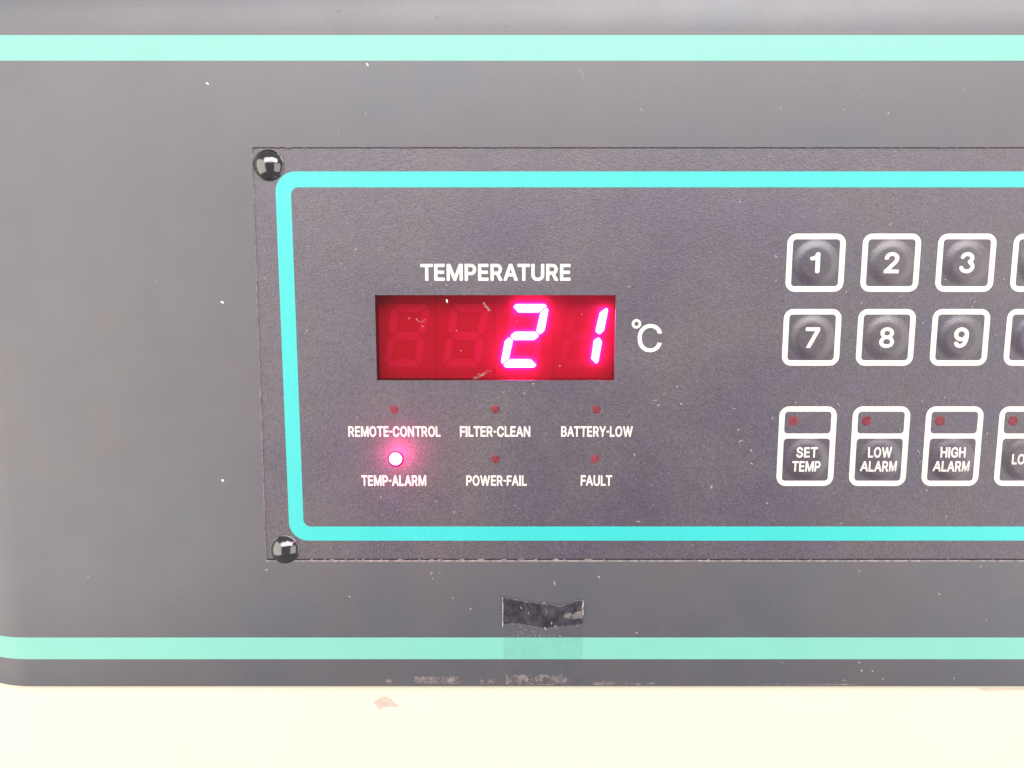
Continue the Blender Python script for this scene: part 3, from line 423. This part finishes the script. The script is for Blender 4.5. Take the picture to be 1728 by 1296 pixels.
vv, ff = box(HX-2, WX0-1.5, 1.62, 2.2, WZ0-1.4, WZ1+1.4); obj('backing_plate', vv, ff, M['gap'], pan)
# border
bx1 = 215.0
cx = (-53.35+bx1)/2; hw = (bx1+53.35)/2; cz = (48.15-37.95)/2; hh = (48.15+37.95)/2
v, f = ring(rrect(cx, cz, hw, hh, 4.6, 12), rrect(cx, cz, hw-3.5, hh-3.5, 1.7, 12), OY-0.04, 0.04, 0.03)
obj('aqua_border', v, f, M['aqua'], pan)

TY = OY-0.045
lettering('TEMPERATURE', -20.95, 13.4, 23.75, 27.65, TY, M['white'], pan, 0.026, 1.0)
for body, x0, x1, z in (('REMOTE-CONTROL', -38.5, -16.8, -11.3), ('FILTER-CLEAN', -12.25, 4.3, -11.3), ('BATTERY-LOW', 11.55, 28.4, -11.3),
                        ('TEMP-ALARM', -35.75, -20.35, -23.15), ('POWER-FAIL', -10.85, 3.5, -23.15), ('FAULT', 16.3, 23.75, -23.15)):
    lettering(body, x0, x1, z-1.3, z+1.3, TY, M['white'], pan, 0.026, 1.0)
lettering('c', 29.05, 34.65, 7.4, 13.95, TY, M['white'], pan, 0.004)
n = 28
v, f = ring([(28.72+1.1*cos(2*pi*i/n), 13.95+1.1*sin(2*pi*i/n)) for i in range(n)], [(28.72+0.5*cos(2*pi*i/n), 13.95+0.5*sin(2*pi*i/n)) for i in range(n)], TY-0.02, 0.05, 0.04)
obj('degree_sign', v, f, M['white'], pan)

# indicator lights beside the lettering
for x, z in ((-27.6, -6.05), (-3.9, -6.05), (19.85, -6.05), (-3.9, -17.9), (19.65, -17.9)):
    v, f = disc(x, z, 1.05, OY-0.01, 0.07); obj('indicator_light', v, f, M['led_off'], pan, smooth=True)
v, f = disc(-27.5, -17.9, 1.98, OY-0.005, 0.22, 36)
lit = obj('indicator_light', v, f, M['led_rim'], pan, smooth=True); lit['label'] = 'lit indicator light, glowing white with a pink rim'
v, f = disc(-27.5, -17.85, 1.5, OY-0.2, 0.3, 36, 5); obj('glowing_lens', v, f, M['led_on'], lit, smooth=True)
def glow(name, loc, power, rad, col, parent=None):
    l = bpy.data.lights.new(name, 'POINT'); l.energy = power; l.color = col; l.shadow_soft_size = rad*MM; l.specular_factor = 0.3
    o = bpy.data.objects.new(name, l); COL.objects.link(o); o.location = tuple(c*MM for c in loc)
    if parent: o.parent = parent
glow('indicator_glow', (-27.5, -6.5, -17.9), 0.0075, 0.8, (1.0, 0.04, 0.26), lit)  # added unseen point light ahead of the lens, spreads its pink halo

# keys --------------------------------------------------------------------
KR = 5.5
def dome(x, z):
    r = math.hypot(x, z)
    t = max(0.0, min(1.0, (KR-r)/2.3)); s = t*t*(3-2*t)
    return 0.44*s+0.12*max(0.0, 1-(r/5.5)**2)
def key_mesh(hw, hh, n=44):
    v = []; f = []
    for i in range(n+1):
        for k in range(n+1):
            x = -hw+2*hw*i/n; z = -hh+2*hh*k/n
            v.append((x, -dome(x, z)-0.012, z))
    for i in range(n):
        for k in range(n):
            a = i*(n+1)+k; f.append((a, a+n+1, a+n+2, a+1))
    return v, f
v, f = key_mesh(5.45, 5.45)
key0 = obj('key', v, f, M['key'], pan, (69.3, OY, 27.85), smooth=True)
fr0 = frame_obj('key_frame', 0, 0, 6.66, 6.58, 1.30, 2.2, 0.75, -0.10, M['white'], key0)
def add_number(k, ch):
    hwd = {'1': 1.18, '7': 1.65, '4': 1.75}.get(ch, 1.72)
    off = {'1': -0.35}.get(ch, 0.0)
    lettering(ch, -hwd+off, hwd+off, -2.35, 2.4, -0.035, M['white'], k, 0.022, hf=dome, name='numeral')
first = True
for z, chs in ((27.85, '1234'), (10.8, '7890')):
    for c, ch in enumerate(chs):
        if first: k = key0; first = False
        else:
            k = key0.copy(); COL.objects.link(k); k.parent = pan
            fr = fr0.copy(); COL.objects.link(fr); fr.parent = k
        k.location = ((69.3+17.15*c)*MM, OY*MM, z*MM)
        k['label'] = 'square key marked '+ch
        add_number(k, ch)
# function keys: tall frame, lamp window on top, embossed key below
def tall_frame():
    V, F = ring(rrect(0, 3.05, 6.76, 9.58, 2.3), rrect(0, 3.05, 5.44, 8.29, 0.75), -0.10)
    n = len(V); a, b = box(-5.46, 5.46, -0.098, -0.03, 4.96, 6.18)
    V += a; F += [tuple(i+n for i in q) for q in b]
    # fillets where the bar meets the sides
    for sx in (-1, 1):
        for sz, zz in ((-1, 4.97), (1, 6.17)):
            n = len(V); r = 0.75
            pts = [(sx*5.42, zz), (sx*(5.42-r), zz)]+[(sx*(5.42-r)+sx*r*sin(radians(t)), zz+sz*r*(1-cos(radians(t)))) for t in (30, 60, 90)]
            if sx*sz > 0: pts = pts[::-1]
            a, b = prism(pts, -0.097, -0.03); V += a; F += [tuple(i+n for i in q) for q in b]
    return V, F
v, f = key_mesh(5.45, 5.4)
fk0 = obj('function_key', v, f, M['key'], pan, (69.45, OY, -17.95), smooth=True)
v, f = tall_frame(); ff0 = obj('key_frame', v, f, M['white'], fk0)
v, f = disc(-3.35, 9.15, 1.2, -0.01, 0.07); fl0 = obj('indicator_light', v, f, M['led_off'], fk0, smooth=True)
for c, lines in enumerate((('SET', 'TEMP'), ('LOW', 'ALARM'), ('HIGH', 'ALARM'), ('LOCK',))):
    if c == 0: k = fk0
    else:
        k = fk0.copy(); COL.objects.link(k); k.parent = pan
        for s in (ff0, fl0):
            d = s.copy(); COL.objects.link(d); d.parent = k
    k.location = ((69.45+17.2*c)*MM, OY*MM, -17.95*MM)
    k['label'] = 'tall key marked '+' '.join(lines)
    W = {'SET': 2.5, 'TEMP': 3.35, 'LOW': 2.8, 'ALARM': 4.3, 'HIGH': 2.95, 'LOCK': 3.2}
    for q, t in enumerate(lines):
        zc = 0.1 if len(lines) == 1 else (1.75, -1.62)[q]
        lettering(t, -W[t], W[t], zc-1.28, zc+1.28, -0.035, M['white'], k, 0.024, 1.0, hf=dome)

# ------------------------------------------------------------------ LED display
disp = thing('temperature_display', 'recessed red LED display window reading 21 under the TEMPERATURE lettering', 'display')
MY = 4.3
vv, ff = [], []
ch = [(WX0+0.02, WZ0+0.02), (WX1-0.02, WZ0+0.02), (WX1-0.02, WZ1-0.02), (WX0+0.02, WZ1-0.02)]
for y in (OY+0.28, MY+0.6): vv += [(p[0], y, p[1]) for p in ch]
for i in range(4): ff.append((i, 4+i, 4+(i+1) % 4, (i+1) % 4))
ff.append((7, 6, 5, 4))
obj('housing', vv, ff, M['housing'], disp)
v, f = prism(ch, OY+0.05, OY+0.22); obj('window_pane', [(a, b, c) for a, b, c in v], [f[0]], M['pane'], disp)
SL = 0.172; AZ = 6.5; GX = 3.55     # slant, half height, half width of a digit (segment centre lines)
T = 0.95
def seg_pts(k):
    g = 0.16
    if k == 'g': p = [(-GX+g+0.05, 0), (-GX+T+g, T), (GX-T-g, T), (GX-g-0.05, 0), (GX-T-g, -T), (-GX+T+g, -T)]
    elif k in 'ad':
        s = 1 if k == 'a' else -1
        p = [(-GX-0.45+g, 0.35+AZ-0.0), (-GX+0.3, AZ+T), (GX-0.1, AZ+T), (GX+0.45, AZ+0.45), (GX-T-0.05-g, AZ-T), (-GX+T+g, AZ-T)]
        if s < 0: p = [(x, -z) for x, z in p][::-1]
    else:
        # upper right b, mirrored into c, f, e
        p = [(GX+0.95, AZ-0.25-g), (GX+0.6, AZ+0.25-g), (GX-T+0.2, AZ-T-0.1), (GX-T, T+0.15), (GX, 0.2+g), (GX+T-0.05, T+0.35)]
        if k in 'fe': p = [(-x, z) for x, z in p][::-1]
        if k in 'ce': p = [(x, -z) for x, z in p][::-1]
    return [(x+SL*z, z) for x, z in p]
def soften(pts, r=0.22):
    out = []
    n = len(pts)
    for i in range(n):
        a, b, c = Vector(pts[i-1]), Vector(pts[i]), Vector(pts[(i+1) % n])
        ra = min(r, (a-b).length*0.4); rc = min(r, (c-b).length*0.4)
        p0 = b+(a-b).normalized()*ra; p1 = b+(c-b).normalized()*rc
        for t in (0, 0.5, 1): q = p0*(1-t)**2+b*2*t*(1-t)+p1*t*t; out.append((q.x, q.y))
    return out
cells = [-32.6, -18.08, -4.2, 9.9, 25.0]
cent = [2.98-27.9, 2.98-13.95, 2.98, 2.98+14.0]
onset = ('', '', 'abged', 'bc')
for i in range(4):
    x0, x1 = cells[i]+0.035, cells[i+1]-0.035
    v, f = box(x0, x1, MY, MY+0.5, -1.5, 23)
    v = [(a-cent[i], b-MY, c-10.95) for a, b, c in v]
    mod = obj('digit_module', v, f, M['module'], disp, (cent[i], MY, 10.95))
    mod['label'] = ('unlit leftmost digit', 'unlit second digit', 'digit lit as 2', 'digit lit as 1')[i]
    for k in 'abcdefg':
        on = k in onset[i]
        v, f = prism(soften(seg_pts(k)), -0.7 if on else -0.04, 0.02)
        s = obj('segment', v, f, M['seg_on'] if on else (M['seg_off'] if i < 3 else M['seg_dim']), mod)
        if on: s['label'] = 'lit segment'

# scratches and specks on the window and overlay
scr = []
for i in range(26):
    t = random.random(); scr.append((-6.7+1.6*t+random.gauss(0, 0.13), 18.9-1.9*t+random.gauss(0, 0.13), 0.2, 0.06, -50+random.gauss(0, 12), OY+0.04))
for i in range(40):
    t = random.random(); scr.append((-8.9+3.6*t+random.gauss(0, 0.25), 1.2+1.7*t+random.gauss(0, 0.25), 0.2, 0.05, 35+random.gauss(0, 15), OY+0.04))
for i in range(14):
    t = i/13; scr.append((-22.0+1.9*t, 14.9-0.5*sin(pi*t), 0.12, 0.045, -20+60*t, OY+0.04))
DUST = [d for d in [(-67.34,66.99,0.48,0.21,-40),(-66.52,18.93,0.48,0.28,-30),(-68.52,-23.08,0.41,0.35,-60),(-102.19,-47.14,0.48,0.21,60),(-81.6,23.51,0.35,0.14,0),(-111.31,48.02,0.35,0.14,80),(-31.86,70.99,0.48,0.21,-60),(-38.69,56.88,0.35,0.14,-75),(-32.52,60.56,0.35,0.14,80),(-16.58,81.01,0.55,0.14,80),(-1.3,79.29,0.35,0.21,60),(15.16,69.62,0.62,0.14,-60),(15.57,68.62,0.83,0.14,75),(28.69,61.32,0.69,0.21,-60),(-38.04,82.36,0.28,0.14,50),(83.61,60.69,0.35,0.28,70),(99.94,65.61,0.55,0.14,50),(77.59,64.35,0.35,0.14,15),(59.6,61.7,0.55,0.21,-60),(65.51,69.37,0.35,0.14,-40),(88.6,70.12,0.28,0.14,50),(51.46,41.52,0.35,0.28,40),(-35.58,30.86,0.35,0.28,60),(-39.05,27.66,0.35,0.21,70),(-47.44,12.41,0.35,0.28,80),(-45.49,17.17,0.21,0.21,0),(-56.62,24.32,0.62,0.14,-50),(-56.35,30.46,0.48,0.14,-60),(-18.58,22.98,0.35,0.14,-70),(-15.05,22.84,0.35,0.21,-60),(-14.96,19.2,0.55,0.24,-75),(-23.73,15.27,0.28,0.14,70),(-21.97,15.0,0.28,0.14,-60),(-20.63,13.36,0.28,0.14,70),(-12.85,12.41,0.21,0.14,0),(-11.8,7.75,0.21,0.14,0),(11.14,4.16,0.21,0.21,0),(38.52,-0.7,0.35,0.21,-20),(39.61,-4.75,0.41,0.28,-30),(34.35,-5.03,0.48,0.21,15),(28.93,-16.92,0.55,0.21,-50),(53.82,-13.64,0.69,0.21,20),(56.42,-15.92,0.55,0.21,-50),(56.7,-19.06,0.41,0.28,-30),(47.38,-24.82,0.48,0.35,85),(60.77,-28.73,0.41,0.21,-40),(30.27,-33.25,0.62,0.21,-10),(53.29,-10.95,0.35,0.28,0),(63.16,34.7,0.35,0.21,30),(60.19,29.26,0.41,0.28,-40),(60.44,23.78,0.35,0.21,40),(85.88,36.54,0.55,0.21,50),(76.58,21.23,0.41,0.21,50),(80.27,18.66,0.48,0.14,40),(105.78,17.85,0.35,0.21,60),(99.18,24.05,0.28,0.28,0),(112.59,24.05,0.28,0.28,0),(94.75,14.05,0.35,0.21,50),(111.64,11.32,0.28,0.21,60),(106.23,18.93,0.41,0.21,50),(69.86,24.99,0.28,0.21,0),(84.61,25.12,0.41,0.21,50),(88.27,25.12,0.41,0.21,-30),(106.04,27.93,0.28,0.21,60),(95.82,-16.06,0.69,0.21,-50),(76.32,-4.89,0.69,0.21,-45),(95.94,-4.19,0.55,0.21,-30),(101.0,-3.35,0.55,0.14,70),(66.33,-4.47,0.35,0.21,-30),(61.09,-8.12,0.35,0.21,40),(96.42,-18.63,0.35,0.21,40),(111.66,-11.8,0.35,0.28,60),(98.61,-25.54,0.41,0.21,-60),(103.74,-31.93,0.41,0.21,-40),(85.14,-35.15,0.35,0.14,-30),(78.68,-33.69,0.41,0.14,-10),(116.29,-31.64,0.97,0.62,20),(74.2,-34.57,0.41,0.21,20),(73.82,61.45,0.28,0.14,0),(83.73,60.82,0.21,0.21,0),(103.36,-51.33,0.41,0.28,-40),(83.65,-45.5,0.35,0.21,-40),(112.82,-44.31,0.28,0.28,0),(115.23,-57.82,0.28,0.21,-50),(85.79,-70.99,0.48,0.28,-40),(88.42,-71.14,0.41,0.21,60),(85.08,-68.83,0.41,0.21,-45),(66.21,-68.83,0.35,0.14,-40),(108.63,-73.0,0.35,0.21,-50),(91.17,-73.15,0.35,0.21,-30),(81.72,-73.46,0.35,0.21,-40),(-39.3,-51.93,0.28,0.35,70),(-19.42,-45.95,0.55,0.21,50),(-17.42,-45.95,0.21,0.21,0),(-19.16,-47.44,0.14,0.35,0),(-14.35,-52.38,0.21,0.28,0),(-10.06,-55.1,0.21,0.35,0),(21.01,-46.99,0.41,0.35,-40),(10.3,-48.63,0.28,0.83,10),(30.32,-61.17,0.48,0.21,30),(-59.09,-45.2,0.55,0.28,20),(9.2,25.39,0.35,0.21,60),(26.86,22.44,0.35,0.21,0),(2.9,-2.23,0.35,0.21,50),(-1.93,-1.95,0.35,0.21,0),(-18.04,-28.29,0.28,0.21,50),(-13.84,-30.91,0.21,0.41,0),(-31.27,-27.28,0.28,0.21,50),(20.94,-6.43,0.21,0.21,0),(4.97,0.0,0.35,0.21,40),(33.49,-3.91,0.48,0.21,10),(52.12,-5.87,0.28,0.21,0),(89.14,20.28,0.35,0.21,10)] if d[2] < 0.9]
bright = []; dull = []
for i, (x, z, l, wd, a) in enumerate(DUST):
    on_win = WX0 < x < WX1 and WZ0 < z < WZ1
    on_ov = x > HX+0.5 and HB+0.5 < z < HT-0.3
    on_key = 62 < x and -25 < z < 35
    y = OY+0.03 if on_win else (OY-(0.13 if on_key else 0.01) if on_ov else -0.01)
    (bright if i in (0, 1, 2, 6, 30) else dull).append((x, z, l*0.95, wd*0.9, a, y))
for i in range(170):
    x, z = random.uniform(-57, 118), random.uniform(-42, 52)
    if WX0 < x < WX1 and WZ0 < z < WZ1 and random.random() < 0.6: continue
    if x < -30 and random.random() < 0.6: continue
    s = random.uniform(0.05, 0.15); dull.append((x, z, s*random.uniform(1, 2.4), s*0.6, random.choice((-50, -35, 40, 55))+random.gauss(0, 15), OY-0.01 if not (WX0 < x < WX1 and WZ0 < z < WZ1) else OY+0.03))
for i in range(30):
    x = random.uniform(-118, 118); z = random.choice((random.uniform(54, 83), random.uniform(-74, -44)))
    s = random.uniform(0.05, 0.12); dull.append((x, z, s*1.6, s*0.7, random.uniform(-80, 80), -0.045 if 71 < z < 78 or -69 < z < -61 else -0.01))
for nm, lst, m in (('dust_specks', dull, M['dust']), ('bright_dust_specks', bright, M['dust_white']), ('window_scratches', scr, M['dust'])):
    o = flecks(nm, lst, 0, m); o['kind'] = 'stuff'
    o['category'] = 'scratches' if 'scratch' in nm else 'dust'
    o['label'] = {'dust_specks': 'dull dust specks scattered over the fascia and control panel', 'bright_dust_specks': 'bright white lint specks on the grey fascia and display',
                  'window_scratches': 'fine pale scratches across the red display window'}[nm]

# ------------------------------------------------------------------ rivets
def rivet(loc, label, rot):
    r = thing('rivet', label, 'rivet', loc, 'black domed rivets holding the control panel'); n = 40
    prof = [(3.42, 0.0), (3.44, -0.14), (3.36, -0.22), (3.24, -0.24), (3.22, -0.34)]
    for i in range(1, 11):
        a = radians(54)*(1-i/10); prof.append((3.98*sin(a) if i < 10 else 0.0, -0.40-3.98*(cos(a)-cos(radians(54)))))
    V = []; F = []
    for rr, y in prof[:-1]: V += [(rr*cos(2*pi*i/n), y, rr*sin(2*pi*i/n)) for i in range(n)]
    V.append((0, prof[-1][1], 0)); m = len(prof)-1
    for k in range(m-1):
        for i in range(n): F.append((k*n+i, k*n+(i+1) % n, (k+1)*n+(i+1) % n, (k+1)*n+i))
    for i in range(n): F.append(((m-1)*n+i, (m-1)*n+(i+1) % n, m*n))
    split = 4*n
    obj('rivet_flange', V[:5*n], [q for q in F if max(q) < 5*n], M['rivet'], r, smooth=True)
    used = [q for q in F if min(q) >= 4*n]
    obj('rivet_head', V[4*n:], [tuple(i-4*n for i in q) for q in used], M['rivet'], r, smooth=True)
    r.rotation_euler = rot
    return r
rivet((-54.65, OY, 49.5), 'black domed rivet at the upper left corner of the control panel', (0, 0, 0))
rivet((-54.55, OY, -40.1), 'black domed rivet at the lower left corner of the control panel', (radians(-3), 0, radians(2)))

# ------------------------------------------------------------------ adhesive tape
tp = thing('adhesive_tape', 'strip of clear adhesive tape crossing the lower teal stripe, its top end wrinkled', 'tape', (7.5, 0, -75))
def lerp(a, b, t): return a+(b-a)*t
def tape_top(u):      # outline of the torn upper end
    pts = [(0, -51.9), (0.12, -52.3), (0.35, -53.3), (0.6, -53.7), (0.72, -54.2), (0.84, -53.3), (0.92, -52.7), (1.0, -52.6)]
    for (a, za), (b, zb) in zip(pts, pts[1:]):
        if u <= b: return lerp(za, zb, (u-a)/(b-a))
    return pts[-1][1]
def tape_bot(u): return -59.0-0.9*u+0.35*sin(u*9)+(0.9*max(0, u-0.75)*4)
nu, nv = 48, 22; V = []; F = []
for i in range(nu+1):
    u = i/nu; x = -2.2+19.4*u
    for k in range(nv+1):
        t = k/nv; z = lerp(tape_bot(u), tape_top(u), t)
        lift = 0.10+0.22*t+0.20*sin(u*7+t*3)*t+0.12*sin(u*17-t*5)*t
        lift += 0.9*math.exp(-((u-0.86)/0.10)**2-((t-0.45)/0.3)**2)+0.35*t*math.exp(-((u-0.57)/0.03)**2)
        V.append((x-7.5, -max(0.06, lift), z+75))
for i in range(nu):
    for k in range(nv):
        a = i*(nv+1)+k; F.append((a, a+nv+1, a+nv+2, a+1))
obj('wrinkled_end', V, F, M['tape_end'], tp, smooth=True)
V = []; F = []; nu, nv = 20, 20
for i in range(nu+1):
    u = i/nu; x = -2.1+19.35*u
    for k in range(nv+1):
        t = k/nv; z = lerp(-74.8, tape_bot(u)-0.02, t); V.append((x-7.5, -0.06, z+75))
for i in range(nu):
    for k in range(nv):
        a = i*(nv+1)+k; F.append((a, a+nv+1, a+nv+2, a+1))
obj('flat_film', V, F, M['tape'], tp)
def ribbon(pts, w, y):
    V = []; F = []
    for i, (x, z) in enumerate(pts):
        a = pts[max(0, i-1)]; b = pts[min(len(pts)-1, i+1)]; dx, dz = b[0]-a[0], b[1]-a[1]; l = math.hypot(dx, dz)
        ww = w*random.uniform(0.6, 1.3)
        V += [(x-7.5-dz/l*ww, y, z+75+dx/l*ww), (x-7.5, y-0.09, z+75), (x-7.5+dz/l*ww, y, z+75-dx/l*ww)]
    for i in range(len(pts)-1):
        F += [(i*3, i*3+1, i*3+4, i*3+3), (i*3+1, i*3+2, i*3+5, i*3+4)]
    return V, F
v, f = ribbon([(-2.25, -51.9-7.6*i/14) for i in range(15)], 0.13, -0.42); obj('folded_edge', v, f, M['tape_edge'], tp)
v, f = ribbon([(-2.2+19.4*i/40, tape_top(i/40)) for i in range(41)], 0.09, -0.5); obj('folded_edge', v, f, M['smear'], tp)
v, f = ribbon([(17.15+0.1*sin(i), -52.7-3.6*i/9) for i in range(10)], 0.14, -0.55); obj('folded_edge', v, f, M['tape_edge'], tp)
v, f = ribbon([(-2.2+15*i/30, tape_bot(i/30*0.77)+0.1*sin(i*2)) for i in range(31)], 0.09, -0.10); obj('folded_edge', v, f, M['smear'], tp)
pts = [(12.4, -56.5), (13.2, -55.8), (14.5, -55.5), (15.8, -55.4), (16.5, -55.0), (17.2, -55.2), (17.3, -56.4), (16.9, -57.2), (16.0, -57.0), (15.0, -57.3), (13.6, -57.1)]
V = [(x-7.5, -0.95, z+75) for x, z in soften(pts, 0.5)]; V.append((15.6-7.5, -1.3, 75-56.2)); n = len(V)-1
obj('tape_highlight', V, [(i, (i+1) % n, n) for i in range(n)], M['tape_glint'], tp, smooth=True)  # highlight on the tape bulge, painted as a pale patch
sp = [(9.6-7.5+0.0, 75-58.6, 0.55, 0.2, 80), (8.1-7.5, 75-60.0, 0.6, 0.22, 115), (10.5-7.5, 75-59.3, 0.3, 0.2, 60), (15.9-7.5, 75-59.3, 0.4, 0.25, 100), (2.2-7.5, 75-54.6, 0.5, 0.16, -60), (4.0-7.5, 75-56, 0.3, 0.12, 80), (7.7-7.5, 75-53.4, 0.4, 0.2, 40)]
for i in range(60):
    x = random.uniform(0, 12); sp.append((x-7.5, 75-random.uniform(59.5, 62.1), random.uniform(0.1, 0.4), random.uniform(0.04, 0.09), random.choice((70, -50, 80, -40))))
sp = [(a, b, c, d, e, -0.3 if i < 7 else -0.08) for i, (a, b, c, d, e) in enumerate(sp)]
o = flecks('adhesive_crumbs', sp, -0.08, M['scuff'], tp); o['kind'] = 'stuff'
